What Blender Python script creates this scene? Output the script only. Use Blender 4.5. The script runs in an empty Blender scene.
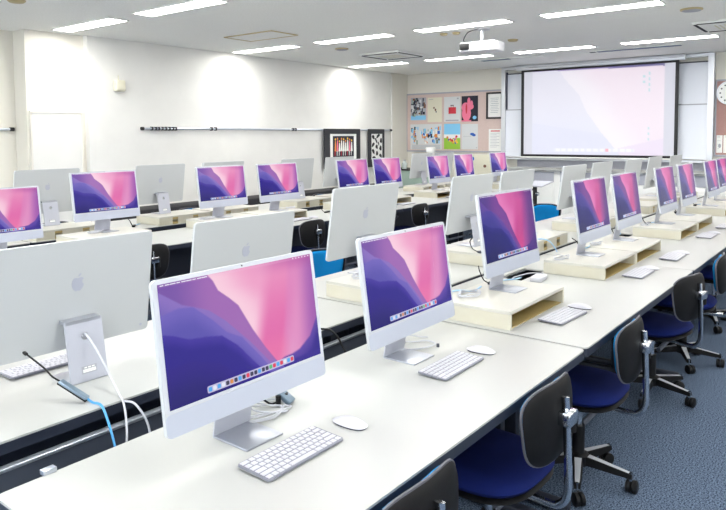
import bpy, bmesh, math, random
from math import sin, cos, pi, radians as R
from mathutils import Vector, Matrix

random.seed(7)
sc = bpy.context.scene
COL = sc.collection

# ------------------------------------------------------------------ camera
cam = bpy.data.cameras.new('camera'); camo = bpy.data.objects.new('camera', cam); COL.objects.link(camo)
yaw, pit, rol = R(37.74), R(-3.30), R(-0.29)
F = Vector((cos(pit)*cos(yaw), cos(pit)*sin(yaw), sin(pit)))
Rt = Vector((sin(yaw), -cos(yaw), 0)); Up = Rt.cross(F)
R2 = cos(rol)*Rt + sin(rol)*Up; U2 = -sin(rol)*Rt + cos(rol)*Up
M = Matrix((R2, U2, -F)).transposed().to_4x4(); M.translation = Vector((0, 0, 1.494))
camo.matrix_world = M
cam.sensor_width = 36; cam.lens = 667.3*36/726
cam.shift_x = (363-363.7)/726; cam.shift_y = (174.7-255)/726
cam.clip_start = .05; cam.clip_end = 60
sc.camera = camo

# ------------------------------------------------------------------ world, view
w = bpy.data.worlds.new('world'); sc.world = w; w.use_nodes = True
w.node_tree.nodes['Background'].inputs[0].default_value = (.86, .93, 1, 1)
w.node_tree.nodes['Background'].inputs[1].default_value = 3.2
sc.view_settings.view_transform = 'Standard'; sc.view_settings.look = 'None'
sc.view_settings.gamma = 1; EXPO = 1.12; sc.view_settings.exposure = EXPO; SCR = 2**-EXPO
sc.view_settings.use_curve_mapping = False
LAMP = 14.0          # strength of the ceiling lamps
try:
    sc.cycles.use_denoising = True
    sc.cycles.max_bounces = 8; sc.cycles.diffuse_bounces = 5
    sc.cycles.sample_clamp_indirect = 6
except Exception: pass

# ------------------------------------------------------------------ materials
def lin(c):
    return tuple((x/12.92 if x <= .04045 else ((x+.055)/1.055)**2.4) for x in (v/255 for v in c))
def mat(name, rgb, rough=.5, metal=0, spec=.5, emit=None, estr=1, noise=None, bump=None, coat=0):
    m = bpy.data.materials.new(name); m.use_nodes = True
    nt = m.node_tree; b = nt.nodes['Principled BSDF']
    c = lin(rgb)
    b.inputs['Base Color'].default_value = (*c, 1)
    b.inputs['Roughness'].default_value = rough; b.inputs['Metallic'].default_value = metal
    b.inputs['Specular IOR Level'].default_value = spec
    b.inputs['Coat Weight'].default_value = coat
    if emit:
        b.inputs['Emission Color'].default_value = (*lin(emit), 1); b.inputs['Emission Strength'].default_value = estr
    if noise or bump:
        tc = nt.nodes.new('ShaderNodeTexCoord')
    if noise:      # (rgb2, scale, detail, lo, hi)
        n = nt.nodes.new('ShaderNodeTexNoise'); n.inputs['Scale'].default_value = noise[1]; n.inputs['Detail'].default_value = noise[2]
        nt.links.new(tc.outputs['Object'], n.inputs['Vector'])
        r = nt.nodes.new('ShaderNodeValToRGB')
        r.color_ramp.elements[0].position = noise[3]; r.color_ramp.elements[1].position = noise[4]
        r.color_ramp.elements[0].color = (*c, 1); r.color_ramp.elements[1].color = (*lin(noise[0]), 1)
        nt.links.new(n.outputs['Fac'], r.inputs['Fac']); nt.links.new(r.outputs['Color'], b.inputs['Base Color'])
    if bump:       # (scale, strength, distance)
        n2 = nt.nodes.new('ShaderNodeTexNoise'); n2.inputs['Scale'].default_value = bump[0]; n2.inputs['Detail'].default_value = 3
        nt.links.new(tc.outputs['Object'], n2.inputs['Vector'])
        bp = nt.nodes.new('ShaderNodeBump'); bp.inputs['Strength'].default_value = bump[1]; bp.inputs['Distance'].default_value = bump[2]
        nt.links.new(n2.outputs['Fac'], bp.inputs['Height']); nt.links.new(bp.outputs['Normal'], b.inputs['Normal'])
    return m
M_ = {}
def mk(k, *a, **kw): M_[k] = mat(k, *a, **kw)
mk('wall_paint', (230, 229, 224), .85, noise=((227, 226, 221), 3, 3, .4, .6), bump=(160, .05, .002))
mk('wall_cream', (226, 222, 211), .85, bump=(160, .05, .002))
mk('ceiling_board', (243, 242, 236), .95, noise=((249, 248, 243), 55, 4, .42, .58), bump=(90, .35, .004))
mk('carpet', (36, 48, 66), .97, spec=.1, noise=((112, 128, 150), 150, 4, .38, .62))
mk('laminate', (178, 179, 176), .35, spec=.3, noise=((175, 175, 171), 1.2, 2, .4, .6))
mk('edge_band', (32, 38, 52), .45)
mk('navy_steel', (24, 29, 42), .5)
mk('tray_steel', (66, 72, 84), .5)
mk('aluminium_rail', (196, 202, 212), .3, .8)
mk('cream_board', (197, 193, 177), .5, noise=((193, 188, 170), 6, 3, .4, .6))
mk('riser_top', (193, 191, 183), .4, noise=((190, 187, 178), 4, 2, .4, .6))
mk('tan_board', (166, 146, 92), .6)
mk('silver_shell', (190, 193, 195), .5, .15)
mk('silver_stand', (176, 179, 188), .3, .7)
mk('stand_paint', (184, 186, 197), .4, .2)
mk('bezel_white', (193, 196, 203), .25)
mk('chin_silver', (178, 183, 197), .3, .1)
mk('logo_grey', (176, 179, 194), .3, .3)
mk('black_plastic', (12, 12, 14), .5, spec=.3)
mk('lens_black', (10, 10, 14), .15)
mk('key_white', (196, 196, 202), .4)
mk('key_base', (132, 134, 144), .4, .3)
mk('cable_white', (190, 191, 198), .45)
mk('cable_blue', (70, 150, 205), .4)
mk('cable_paleblue', (160, 200, 230), .4)
mk('adapter_steel', (120, 138, 152), .3, .6)
mk('satin_metal', (205, 208, 214), .38, .35)
mk('chrome', (205, 208, 212), .14, 1)
mk('shell_black', (9, 9, 11), .6, spec=.22, noise=((12, 12, 14), 60, 2, .4, .6))
mk('piping_grey', (84, 84, 92), .45)
mk('fabric_royal', (8, 24, 84), .9, spec=.2, bump=(400, .3, .001))
mk('fabric_azure', (10, 124, 186), .9, spec=.2, bump=(400, .3, .001))
mk('lamp_frame', (238, 238, 234), .6)
mk('lamp_glow', (255, 255, 255), .6, emit=(255, 254, 250), estr=LAMP)
mk('slot_dark', (24, 24, 26), .7)
mk('slot_blue', (84, 106, 140), .6)
mk('vent_cream', (222, 218, 196), .7)
mk('brass_dim', (196, 178, 134), .5)
mk('board_white', (232, 235, 243), .25)
mk('frame_metal', (216, 218, 222), .35, .5)
mk('frame_black', (16, 14, 16), .45)
mk('frame_char', (44, 44, 50), .5)
mk('cork_pink', (216, 196, 188), .95, noise=((208, 186, 178), 120, 3, .4, .6))
mk('cork_rose', (180, 142, 136), .95, noise=((172, 132, 126), 120, 3, .4, .6))
mk('paper', (240, 240, 236), .8)
mk('paper_grey', (214, 216, 216), .8)
mk('ink', (70, 72, 84), .8)
mk('ink_soft', (168, 170, 178), .8)
mk('red', (206, 46, 62), .6); mk('pink', (236, 120, 150), .6); mk('yellow', (240, 196, 60), .6)
mk('green', (150, 196, 60), .6); mk('sky_paint', (128, 196, 232), .6); mk('blue_paint', (40, 96, 190), .6)
mk('dark_paint', (34, 34, 50), .7); mk('brown_paint', (120, 84, 66), .7); mk('orange_paint', (224, 140, 70), .7)
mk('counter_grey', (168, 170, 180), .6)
mk('screen_cloth', (238, 238, 244), .8)
mk('green_grey', (148, 168, 156), .5)
mk('bottle_clear', (198, 208, 206), .2)
mk('skirting', (120, 112, 104), .7)
mk('bench_black', (18, 19, 24), .6)
mk('projector_white', (225, 225, 228), .4)

def screen_mat(name, strength, gloss):
    m = bpy.data.materials.new(name); m.use_nodes = True; nt = m.node_tree; b = nt.nodes['Principled BSDF']
    a = nt.nodes.new('ShaderNodeVertexColor'); a.layer_name = 'picture'
    nt.links.new(a.outputs['Color'], b.inputs['Emission Color'])
    b.inputs['Emission Strength'].default_value = strength
    b.inputs['Base Color'].default_value = (.01, .01, .012, 1) if gloss else (.25, .25, .26, 1)
    b.inputs['Roughness'].default_value = .12 if gloss else .8
    b.inputs['Specular IOR Level'].default_value = .12 if gloss else .2
    return m
M_['display'] = screen_mat('display', 1.0*SCR, True)
M_['projected'] = screen_mat('projected', .80*SCR, False)

# ------------------------------------------------------------------ mesh helpers
class MB:
    """collects faces (with a material per face) and links them as one mesh object"""
    def __init__(s): s.v = []; s.f = []; s.m = []; s.mats = []; s.sm = []
    def mi(s, k):
        if k not in s.mats: s.mats.append(k)
        return s.mats.index(k)
    def add(s, vs, fs, k, smooth=False):
        o = len(s.v); s.v += [Vector(q) for q in vs]; i = s.mi(k)
        for f in fs: s.f.append([o+j for j in f]); s.m.append(i); s.sm.append(smooth)
        return s
    def box(s, x0, x1, y0, y1, z0, z1, k, T=None):
        vs = [Vector((x, y, z)) for x in (x0, x1) for y in (y0, y1) for z in (z0, z1)]
        if T: vs = [T @ q for q in vs]
        return s.add(vs, [(0, 1, 3, 2), (4, 6, 7, 5), (0, 4, 5, 1), (2, 3, 7, 6), (0, 2, 6, 4), (1, 5, 7, 3)], k)
    def bbox(s, x0, x1, y0, y1, z0, z1, k, b=.004, seg=2, T=None):
        bm = bmesh.new(); bmesh.ops.create_cube(bm, size=1)
        for q in bm.verts:
            q.co = Vector(((x0+x1)/2+q.co.x*(x1-x0), (y0+y1)/2+q.co.y*(y1-y0), (z0+z1)/2+q.co.z*(z1-z0)))
        b = min(b, .45*min(x1-x0, y1-y0, z1-z0))
        bmesh.ops.bevel(bm, geom=bm.edges[:], offset=b, segments=seg, profile=.5, affect='EDGES')
        vs = [q.co.copy() for q in bm.verts]
        if T: vs = [T @ q for q in vs]
        s.add(vs, [[q.index for q in f.verts] for f in bm.faces], k, True); bm.free(); return s
    def prism(s, out, d, k, T=None, smooth=False):
        """outline in x,z; thickness d along +y"""
        n = len(out)
        vs = [Vector((a, 0, b)) for a, b in out] + [Vector((a, d, b)) for a, b in out]
        if T: vs = [T @ q for q in vs]
        s.add(vs, [list(range(n)), list(range(2*n-1, n-1, -1))], k)
        o = len(s.v)-2*n; i = s.mi(k)
        for j in range(n):
            s.f.append([o+(j+1) % n, o+j, o+n+j, o+n+(j+1) % n]); s.m.append(i); s.sm.append(smooth)
        return s
    def tube(s, pts, r, k, n=10, cap=True, T=None, rx=None):
        pts = [Vector(q) for q in pts]
        if T: pts = [T @ q for q in pts]
        rings = []; up = None
        for i, q in enumerate(pts):
            t = (pts[min(i+1, len(pts)-1)]-pts[max(i-1, 0)]).normalized()
            if up is None: up = Vector((0, 0, 1)) if abs(t.z) < .9 else Vector((1, 0, 0))
            a = t.cross(up).normalized(); up = a.cross(t).normalized()
            rr = r[i] if isinstance(r, (list, tuple)) else r
            ra = rr if rx is None else rx
            rings.append([q+a*ra*cos(2*pi*j/n)+up*rr*sin(2*pi*j/n) for j in range(n)])
        vs = [q for g in rings for q in g]; fs = []
        for i in range(len(pts)-1):
            for j in range(n): fs.append((i*n+j, i*n+(j+1) % n, (i+1)*n+(j+1) % n, (i+1)*n+j))
        if cap: fs += [tuple(range(n-1, -1, -1)), tuple((len(pts)-1)*n+j for j in range(n))]
        return s.add(vs, fs, k, True)
    def cyl(s, c, r, h, k, ax='z', n=24, r2=None):
        c = Vector(c); d = {'x': Vector((1, 0, 0)), 'y': Vector((0, 1, 0)), 'z': Vector((0, 0, 1))}[ax]
        a = {'x': Vector((0, 1, 0)), 'y': Vector((0, 0, 1)), 'z': Vector((1, 0, 0))}[ax]; b = d.cross(a)
        r2 = r if r2 is None else r2
        vs = [c+a*r*cos(2*pi*j/n)+b*r*sin(2*pi*j/n) for j in range(n)]+[c+d*h+a*r2*cos(2*pi*j/n)+b*r2*sin(2*pi*j/n) for j in range(n)]
        s.add(vs, [(j, (j+1) % n, n+(j+1) % n, n+j) for j in range(n)], k, True)
        s.add([v.copy() for v in vs], [tuple(range(n-1, -1, -1)), tuple(range(n, 2*n))], k); return s
    def lathe(s, prof, c, k, n=24):
        c = Vector(c); vs = []
        for r, z in prof: vs += [c+Vector((r*cos(2*pi*j/n), r*sin(2*pi*j/n), z)) for j in range(n)]
        fs = []
        for i in range(len(prof)-1):
            for j in range(n): fs.append((i*n+j, i*n+(j+1) % n, (i+1)*n+(j+1) % n, (i+1)*n+j))
        fs += [tuple(range(n-1, -1, -1)), tuple((len(prof)-1)*n+j for j in range(n))]
        return s.add(vs, fs, k, True)
    def mesh(s, name):
        me = bpy.data.meshes.new(name); me.from_pydata([tuple(q) for q in s.v], [], s.f)
        for k in s.mats: me.materials.append(M_[k])
        for p, i, sm in zip(me.polygons, s.m, s.sm): p.material_index = i; p.use_smooth = sm
        bm = bmesh.new(); bm.from_mesh(me); bmesh.ops.recalc_face_normals(bm, faces=bm.faces[:]); bm.to_mesh(me); bm.free()
        try: me.set_sharp_from_angle(angle=R(42))
        except Exception: pass
        return me
    def build(s, name, parent=None, loc=None):
        o = bpy.data.objects.new(name, s.mesh(name)); COL.objects.link(o)
        if parent: o.parent = parent
        if loc: o.location = loc
        return o

def tag(o, label=None, cat=None, group=None, kind=None):
    if label: o['label'] = label
    if cat: o['category'] = cat
    if group: o['group'] = group
    if kind: o['kind'] = kind
    return o
def empty(name, loc=(0, 0, 0), rz=0):
    o = bpy.data.objects.new(name, None); COL.objects.link(o); o.location = loc; o.rotation_euler = (0, 0, rz)
    o.empty_display_size = .05; return o
def kids(o): return [c for c in COL.objects if c.parent == o]
TREE = {}
def copy_tree(o, parent=None):
    c = o.copy(); COL.objects.link(c)
    if parent: c.parent = parent
    for ch in TREE.get(o.name) or kids(o): copy_tree(ch, c)
    return c
def put(proto, used, loc, rz, label, cat, group=None):
    o = proto if not used else copy_tree(proto)
    o.location = loc; o.rotation_euler = (0, 0, rz)
    for k in ('label', 'category', 'group'):
        if k in o: del o[k]
    tag(o, label, cat, group); return o
def rrect(w, h, r, n=6, cx=0, cy=0):
    out = []
    for ax, ay, a0 in ((w/2-r, h/2-r, 0), (-w/2+r, h/2-r, 90), (-w/2+r, -h/2+r, 180), (w/2-r, -h/2+r, 270)):
        for i in range(n+1):
            a = R(a0+90*i/n); out.append((cx+ax+r*cos(a), cy+ay+r*sin(a)))
    return out
def spline(pts, n=8):
    P = [Vector(q) for q in pts]; out = []
    P = [P[0]*2-P[1]]+P+[P[-1]*2-P[-2]]
    for i in range(1, len(P)-2):
        for j in range(n):
            t = j/n; a, b, c, d = P[i-1:i+3]
            out.append(.5*((2*b)+(c-a)*t+(2*a-5*b+4*c-d)*t*t+(3*b-a-3*c+d)*t**3))
    out.append(P[-2]); return out
def struct(o): o['kind'] = 'structure'; return o

# ------------------------------------------------------------------ room shell
CH = 2.80; XF = 11.95; YL = 8.08; XB = -3.0; YR = -3.2
struct(MB().box(XB-.2, XF+.2, YR-.2, 8.7, -.1, 0, 'carpet').build('floor'))
struct(MB().box(XB-.2, XF+.2, YR-.2, 8.7, CH, CH+.1, 'ceiling_board').build('ceiling'))
struct(MB().box(4.66, XF+.2, YL, 8.7, 0, CH, 'wall_paint').build('wall_left'))
struct(MB().box(3.91, 4.66, 8.17, 8.7, 0, CH, 'wall_cream').build('wall_column'))
struct(MB().box(XB-.2, 3.91, 8.46, 8.7, 0, CH, 'wall_cream').build('wall_recess'))
struct(MB().box(11.38, XF, YL-.03, YL, 0, CH, 'wall_cream').build('wall_corner'))
struct(MB().box(XF, XF+.2, YR-.2, YL, 0, CH, 'wall_cream').build('wall_front'))
struct(MB().box(XB, XF, YR-.2, YR, 0, CH, 'wall_paint').build('wall_right'))
# back wall behind the photographer; unseen openings added so daylight brightens the ceiling
WY = ((-2.6, .4), (1.1, 4.1), (4.8, 7.8))
m = MB(); m.box(XB-.2, XB, YR-.2, 8.7, 0, .9, 'wall_paint'); m.box(XB-.2, XB, YR-.2, 8.7, 2.6, CH, 'wall_paint')
for a, b in ((YR-.2, -2.6), (.4, 1.1), (4.1, 4.8), (7.8, 8.7)): m.box(XB-.2, XB, a, b, .9, 2.6, 'wall_paint')
struct(m.build('wall_back'))
for i, (a, b) in enumerate(WY):
    m = MB()
    for q in (a, (a+b)/2-.03, b-.06): m.box(XB-.14, XB-.06, q, q+.06, .9, 2.6, 'frame_metal')
    m.box(XB-.14, XB-.06, a, b, .9, .96, 'frame_metal'); m.box(XB-.14, XB-.06, a, b, 2.54, 2.6, 'frame_metal')
    struct(m.build('added_window_%d' % (i+1)))
struct(MB().box(4.66, 11.38, YL-.012, YL, 0, .09, 'skirting').build('baseboard_left'))
struct(MB().box(XF-.012, XF, YR, YL-.03, 0, .09, 'skirting').build('baseboard_front'))
d = MB().box(3.955, 4.59, 8.145, 8.17, .02, 1.80, 'wall_paint').build('door_1'); struct(d)
t = MB(); z = 8.135
t.box(3.935, 3.955, z, 8.17, .0, 1.825, 'wall_cream'); t.box(4.59, 4.61, z, 8.17, .0, 1.825, 'wall_cream'); t.box(3.955, 4.59, z, 8.17, 1.80, 1.825, 'wall_cream')
struct(t.build('trim_1'))
o = MB().tube([(11.36, YL-.03, .0), (11.36, YL-.03, 2.72), (11.36, YL-.0, 2.74)], .018, 'wall_paint').build('wall_pipe')
tag(o, 'slim white vertical pipe running up the left wall near the front corner', 'pipe')

# ------------------------------------------------------------------ ceiling fixtures
root = empty('ceiling_light', (0, 0, CH))
m = MB(); a, b = .125, .62
m.box(-a, -a+.015, -b, b, -.012, 0, 'lamp_frame'); m.box(a-.015, a, -b, b, -.012, 0, 'lamp_frame')
m.box(-a, a, -b, -b+.015, -.012, 0, 'lamp_frame'); m.box(-a, a, b-.015, b, -.012, 0, 'lamp_frame')
m.build('frame', root)
MB().box(-a+.015, a-.015, -b+.015, b-.015, -.008, -.001, 'lamp_glow').build('diffuser', root)
LX = [-1.35, 1.43, 4.24, 7.05, 9.87]; LY = [7.30, 5.63, 3.98, 2.35, .72, -.92, -2.5]
colw = ['nearest the left wall', 'second from the left wall', 'third from the left wall', 'fourth from the left wall', 'over the right aisle', 'by the right wall', 'against the right wall']
roww = ['in the rearmost rank', 'in the rank above the near desks', 'in the nearest rank in view', 'in the middle rank', 'in the rank before the front screen']
used = 0
for i, x in enumerate(LX):
    for j, y in enumerate(LY):
        put(root, used, (x, y, CH), 0, 'ceiling light strip %s, %s' % (colw[j], roww[i]), 'ceiling light', 'ceiling light strips'); used = 1

def slim(name, x0, x1, y0, y1, k, label, cat, h=.012):
    o = MB().bbox(x0, x1, y0, y1, CH-h, CH, k, .003).build(name); tag(o, label, cat); return o
r = empty('ceiling_slot', (10.52, 5.06, CH))
MB().bbox(-.08, .08, -.64, .64, -.012, 0, 'lamp_frame', .003).build('housing', r)
MB().box(-.055, .055, -.05, .46, -.016, -.011, 'slot_blue').build('slot', r)
tag(r, 'white ceiling strip with a dark blue slot behind the projector', 'air slot')
r = empty('ceiling_slot', (10.54, 2.93, CH))
MB().bbox(-.08, .08, -.62, .78, -.012, 0, 'lamp_frame', .003).build('housing', r)
MB().box(-.055, .055, -.60, .6, -.016, -.011, 'slot_blue').build('slot', r)
MB().box(-.035, .035, .64, .72, -.016, -.011, 'slot_dark').build('end_cap', r)
tag(r, 'long blue-grey ceiling slot in front of the right half of the projection screen', 'air slot')
def cassette(x, y, label):
    r = empty('air_conditioner', (x, y, CH)); h = .38
    m = MB(); m.bbox(-h, h, -h, h, -.03, 0, 'lamp_frame', .008); m.build('panel', r)
    g = MB(); g.bbox(-.22, .22, -.22, .22, -.036, -.028, 'lamp_frame', .003)
    for q in range(8): g.box(-.19, .19, -.19+q*.05, -.17+q*.05, -.038, -.034, 'vent_cream')
    g.build('grille', r)
    for (a, b, c, d_) in ((-h+.01, -h+.04, -.33, .33), (h-.04, h-.01, -.33, .33), (-.33, .33, -h+.01, -h+.04), (-.33, .33, h-.04, h-.01)):
        MB().box(a, b, c, d_, -.036, -.028, 'slot_dark').build('air_outlet', r)
    tag(r, label, 'air conditioner')
cassette(8.80, 6.22, 'square ceiling air conditioner panel above the left half of the room')
cassette(8.92, 1.40, 'square ceiling air conditioner panel above the right aisle')
r = empty('ceiling_hatch', (6.10, 6.40, CH)); m = MB()
for a, b, c, d_ in ((-.24, -.225, -.44, .44), (.225, .24, -.44, .44), (-.24, .24, -.44, -.425), (-.24, .24, .425, .44)): m.box(a, b, c, d_, -.012, 0, 'brass_dim')
m.build('frame', r); MB().box(-.225, .225, -.425, .425, -.006, 0, 'ceiling_board').build('panel', r)
tag(r, 'rectangular ceiling access hatch with a thin metal frame', 'hatch')
for x, y, rad, lab, nm in ((7.75, 6.40, .10, 'round ceiling speaker beside the left air conditioner panel', 'ceiling_speaker'),
                       (7.66, 1.60, .11, 'round ceiling speaker beside the right air conditioner panel', 'ceiling_speaker')):
    r = empty(nm, (x, y, CH)); MB().lathe([(rad, 0), (rad, -.012), (rad*.85, -.018)], (0, 0, 0), 'brass_dim').build('rim', r)
    MB().lathe([(rad*.84, -.01), (rad*.82, -.021)], (0, 0, 0), 'counter_grey').build('grille', r); tag(r, lab, 'speaker')
for x, y, rad, lab in ((7.45, 4.46, .05, 'tiny round ceiling sensor left of the projector, farther one of a pair'), (7.47, 4.29, .05, 'tiny round ceiling sensor left of the projector, nearer one of a pair'),
                       (8.52, 4.01, .07, 'small round smoke detector to the right of the projector'), (3.06, 6.52, .08, 'round smoke detector at the top left corner of the ceiling')):
    o = MB().lathe([(rad, 0), (rad, -.012), (rad*.8, -.025), (rad*.3, -.03)], (0, 0, 0), 'brass_dim').build('smoke_detector', None, (x, y, CH)); tag(o, lab, 'smoke detector')

# projector on its ceiling mount
r = empty('projector', (7.42, 3.9, CH))
m = MB(); m.cyl((0, 0, -.014), .10, .014, 'projector_white'); m.tube([(0, 0, -.01), (0, 0, -.13)], .022, 'frame_metal', 12)
m.tube([(-.07, -.05, -.01), (-.03, -.03, -.15)], .008, 'frame_metal', 6); m.tube([(.07, .05, -.01), (.03, .03, -.15)], .008, 'frame_metal', 6); m.build('mount', r)
m = MB(); m.bbox(-.14, .14, -.24, .24, -.285, -.165, 'projector_white', .02, 3); m.build('housing', r)
m = MB(); m.bbox(-.17, -.12, .10, .22, -.26, -.18, 'black_plastic', .01); m.box(-.10, .10, -.2, .2, -.168, -.160, 'ink'); m.build('vent_grille', r)
m = MB(); m.cyl((.13, .12, -.225), .045, .03, 'lens_black', 'x'); m.build('lens', r)
m = MB(); m.tube(spline([(-.05, .02, -.01), (-.16, .10, -.05), (-.17, .16, -.14), (-.12, .16, -.17)]), .006, 'black_plastic', 6); m.build('cable', r)
tag(r, 'white projector hanging from a ceiling mount', 'projector')

# ------------------------------------------------------------------ front wall
def yz_rect(m, y0, y1, z0, z1, x, d, k): m.box(x-d, x, min(y0, y1), max(y0, y1), z0, z1, k)
r = empty('sliding_whiteboard', (0, 0, 0)); XW = XF
m = MB()
yz_rect(m, 5.72, 5.80, 1.04, 2.79, XW, .12, 'frame_metal'); yz_rect(m, 2.12, 2.21, 1.04, 2.79, XW, .12, 'frame_metal')
yz_rect(m, 2.21, 5.72, 2.74, 2.79, XW, .12, 'frame_metal'); yz_rect(m, 2.12, 5.80, 1.04, 1.075, XW, .16, 'frame_metal'); m.build('frame', r)
m = MB(); yz_rect(m, 2.21, 5.72, 1.98, 2.66, XW-.02, .03, 'board_white'); m.build('upper_panel', r)
m = MB(); yz_rect(m, 2.21, 5.72, 1.09, 1.975, XW-.06, .03, 'board_white'); m.build('lower_panel', r)
m = MB(); yz_rect(m, 2.21, 5.72, 1.972, 1.99, XW-.05, .05, 'ink_soft'); yz_rect(m, 2.21, 5.72, 2.655, 2.675, XW-.01, .04, 'ink'); yz_rect(m, 5.70, 5.725, 1.98, 2.70, XW-.03, .05, 'ink'); yz_rect(m, 2.60, 2.68, 1.975, 1.995, XW-.07, .03, 'ink'); m.build('rail', r)
tag(r, 'tall white sliding whiteboard in a metal frame behind the projection screen', 'whiteboard')
o = MB().bbox(11.80, 11.86, 5.02, 5.26, 1.076, 1.10, 'brown_paint', .006).build('board_eraser'); tag(o, 'brown board eraser lying on the whiteboard tray below the screen', 'eraser')
# projection screen
XS = 11.74
r = empty('projection_screen', (XS, 3.98, 0))
m = MB(); m.bbox(-.03, .03, -1.46, 1.46, 2.70, 2.795, 'frame_metal', .01); m.box(-.032, -.028, -1.44, 1.44, 2.742, 2.748, 'ink_soft'); m.build('housing', r)
m = MB()
for y0, y1, z0, z1 in ((1.31, 1.365, 1.10, 2.70), (-1.365, -1.31, 1.10, 2.70), (-1.31, 1.31, 1.10, 1.145), (-1.31, 1.31, 2.665, 2.70)): m.box(-.004, .004, y0, y1, z0, z1, 'frame_black')
m.build('border', r)
m = MB(); m.box(0, .003, -1.31, 1.31, 1.145, 2.665, 'screen_cloth'); m.build('screen_cloth', r)
m = MB(); m.tube([(0, -1.37, 1.09), (0, 1.37, 1.09)], .014, 'lamp_frame'); m.build('bottom_bar', r)
tag(r, 'large white projection screen with a black border showing a pale pink picture', 'projection screen')
PSCREEN = r

# cork boards
r = empty('pin_board'); m = MB()
yz_rect(m, 5.83, 8.04, 1.19, 2.36, XF, .02, 'cork_pink'); m.build('cork_panel', r)
m = MB()
for a in ((5.81, 8.065, 2.36, 2.39), (5.81, 8.065, 1.16, 1.19), (8.04, 8.065, 1.19, 2.36), (5.81, 5.83, 1.19, 2.36)): yz_rect(m, *a, XF, .03, 'counter_grey')
m.build('frame', r); tag(r, 'wide pale pink pin board with posters in the left front corner', 'pin board')
r = empty('pin_board'); m = MB()
yz_rect(m, .4, 2.09, 1.17, 2.34, XF, .02, 'cork_rose'); m.build('cork_panel', r); m = MB()
for a in ((.38, 2.11, 2.34, 2.365), (.38, 2.11, 1.14, 1.17), (2.09, 2.11, 1.17, 2.34), (.38, .40, 1.17, 2.34)): yz_rect(m, *a, XF, .03, 'counter_grey')
m.build('frame', r); tag(r, 'rose pin board behind the wall clock at the right edge', 'pin board')

def poster(y0, y1, z1, z0, label, base, blobs, seed=0, nm='poster'):
    """a sheet on the front wall; blobs: (u, v, du, dv, material) u from the left (high y) in 0..1, v from the top"""
    x = XF-.021; m = MB(); W = y0-y1; H = z1-z0
    m.box(x-.003, x, y1, y0, z0, z1, base)
    for n, b in enumerate(blobs):
        u, v, du, dv, k = b[:5]; d = .0033+.0003*(n % 12)
        if len(b) > 5:
            pts = [(y0-W*(u+du*cos(2*pi*q/14)), z1-H*(v+dv*sin(2*pi*q/14))) for q in range(14)]
            vs = [(x-d, a, c) for a, c in pts]; m.add(vs, [list(range(14))], k)
        else:
            ya = y0-W*u; yb = y0-W*(u+du); za = z1-H*v; zb = z1-H*(v+dv)
            m.add([(x-d, ya, za), (x-d, yb, za), (x-d, yb, zb), (x-d, ya, zb)], [(0, 1, 2, 3)], k)
    o = m.build(nm); tag(o, label, 'poster' if nm == 'poster' else nm.replace('_', ' ')); return o
rr = random.Random(3)
b1 = [(0, .8, 1, .2, 'sky_paint')]+[(rr.random()*.85, rr.random()*.7, .06+.1*rr.random(), .06+.12*rr.random(), rr.choice(['dark_paint', 'brown_paint', 'paper_grey', 'green_grey', 'ink', 'ink'])) for _ in range(60)]
poster(7.95, 7.57, 2.30, 1.83, 'small poster with a dark busy street picture, top left of the pin board', 'ink_soft', b1)
poster(7.53, 7.18, 2.29, 1.78, 'cream poster with one small brown diagonal mark, top row of the pin board', 'vent_cream', [(.45, .42, .06, .04, 'brown_paint', 1), (.55, .5, .06, .05, 'brown_paint', 1), (.6, .58, .04, .04, 'ink', 1), (.1, .06, .3, .02, 'ink_soft')])
poster(7.13, 6.75, 2.29, 1.78, 'grey poster with a red bag, top row of the pin board', 'paper_grey', [(.28, .42, .46, .26, 'red'), (.42, .34, .03, .08, 'red'), (.56, .34, .03, .08, 'red'), (.4, .33, .2, .03, 'dark_paint'), (.1, .92, .8, .05, 'ink_soft'), (.8, .05, .1, .06, 'ink_soft')])
poster(6.72, 6.35, 2.29, 1.78, 'poster with a large pink hand shape on dark ground, top row of the pin board', 'dark_paint',
       [(.3, .68, .28, .31, 'pink', 1), (.25, .45, .25, .2, 'pink', 1), (.45, .22, .1, .16, 'pink', 1), (.62, .3, .08, .12, 'pink', 1), (.55, .42, .2, .12, 'pink', 1), (.3, .5, .05, .2, 'red', 1), (.8, .85, .12, .07, 'sky_paint', 1), (0, .95, .6, .05, 'pink')])
b5 = [(rr.random()*.93, .1+rr.random()*.72, .03+.05*rr.random(), .06+.2*rr.random(), rr.choice(['sky_paint', 'sky_paint', 'blue_paint', 'paper', 'dark_paint', 'green_grey', 'orange_paint', 'paper_grey'])) for _ in range(90)]
poster(7.96, 7.18, 1.74, 1.32, 'wide poster of many small blue and white figures, lower left of the pin board', 'paper_grey', b5)
o = MB().box(XF-.024, XF-.021, 7.18, 7.96, 1.21, 1.315, 'paper_grey')
for q in range(4): o.box(XF-.0245, XF-.024, 7.22, 7.92, 1.225+.022*q, 1.233+.022*q, 'ink_soft')
tag(o.build('notice'), 'pale text sheet pinned below the wide poster of blue figures', 'notice')
b6 = [(0, .55, 1, .45, 'green'), (0, .42, 1, .14, 'paper')]+[(.2+.6*rr.random(), .5+.25*rr.random(), .07, .05, rr.choice(['red', 'pink', 'yellow', 'blue_paint', 'orange_paint', 'paper']), 1) for _ in range(22)]
poster(7.13, 6.75, 1.74, 1.22, 'bright poster with blue sky over green grass, lower row of the pin board', 'sky_paint', b6)
poster(6.72, 6.35, 1.73, 1.22, 'white poster with one small blue wedge, lower row of the pin board', 'paper_grey', [(.66, .40, .14, .05, 'blue_paint', 1), (.76, .44, .12, .05, 'blue_paint', 1), (.1, .48, .5, .012, 'ink_soft'), (.9, .92, .06, .03, 'ink_soft')])
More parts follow.
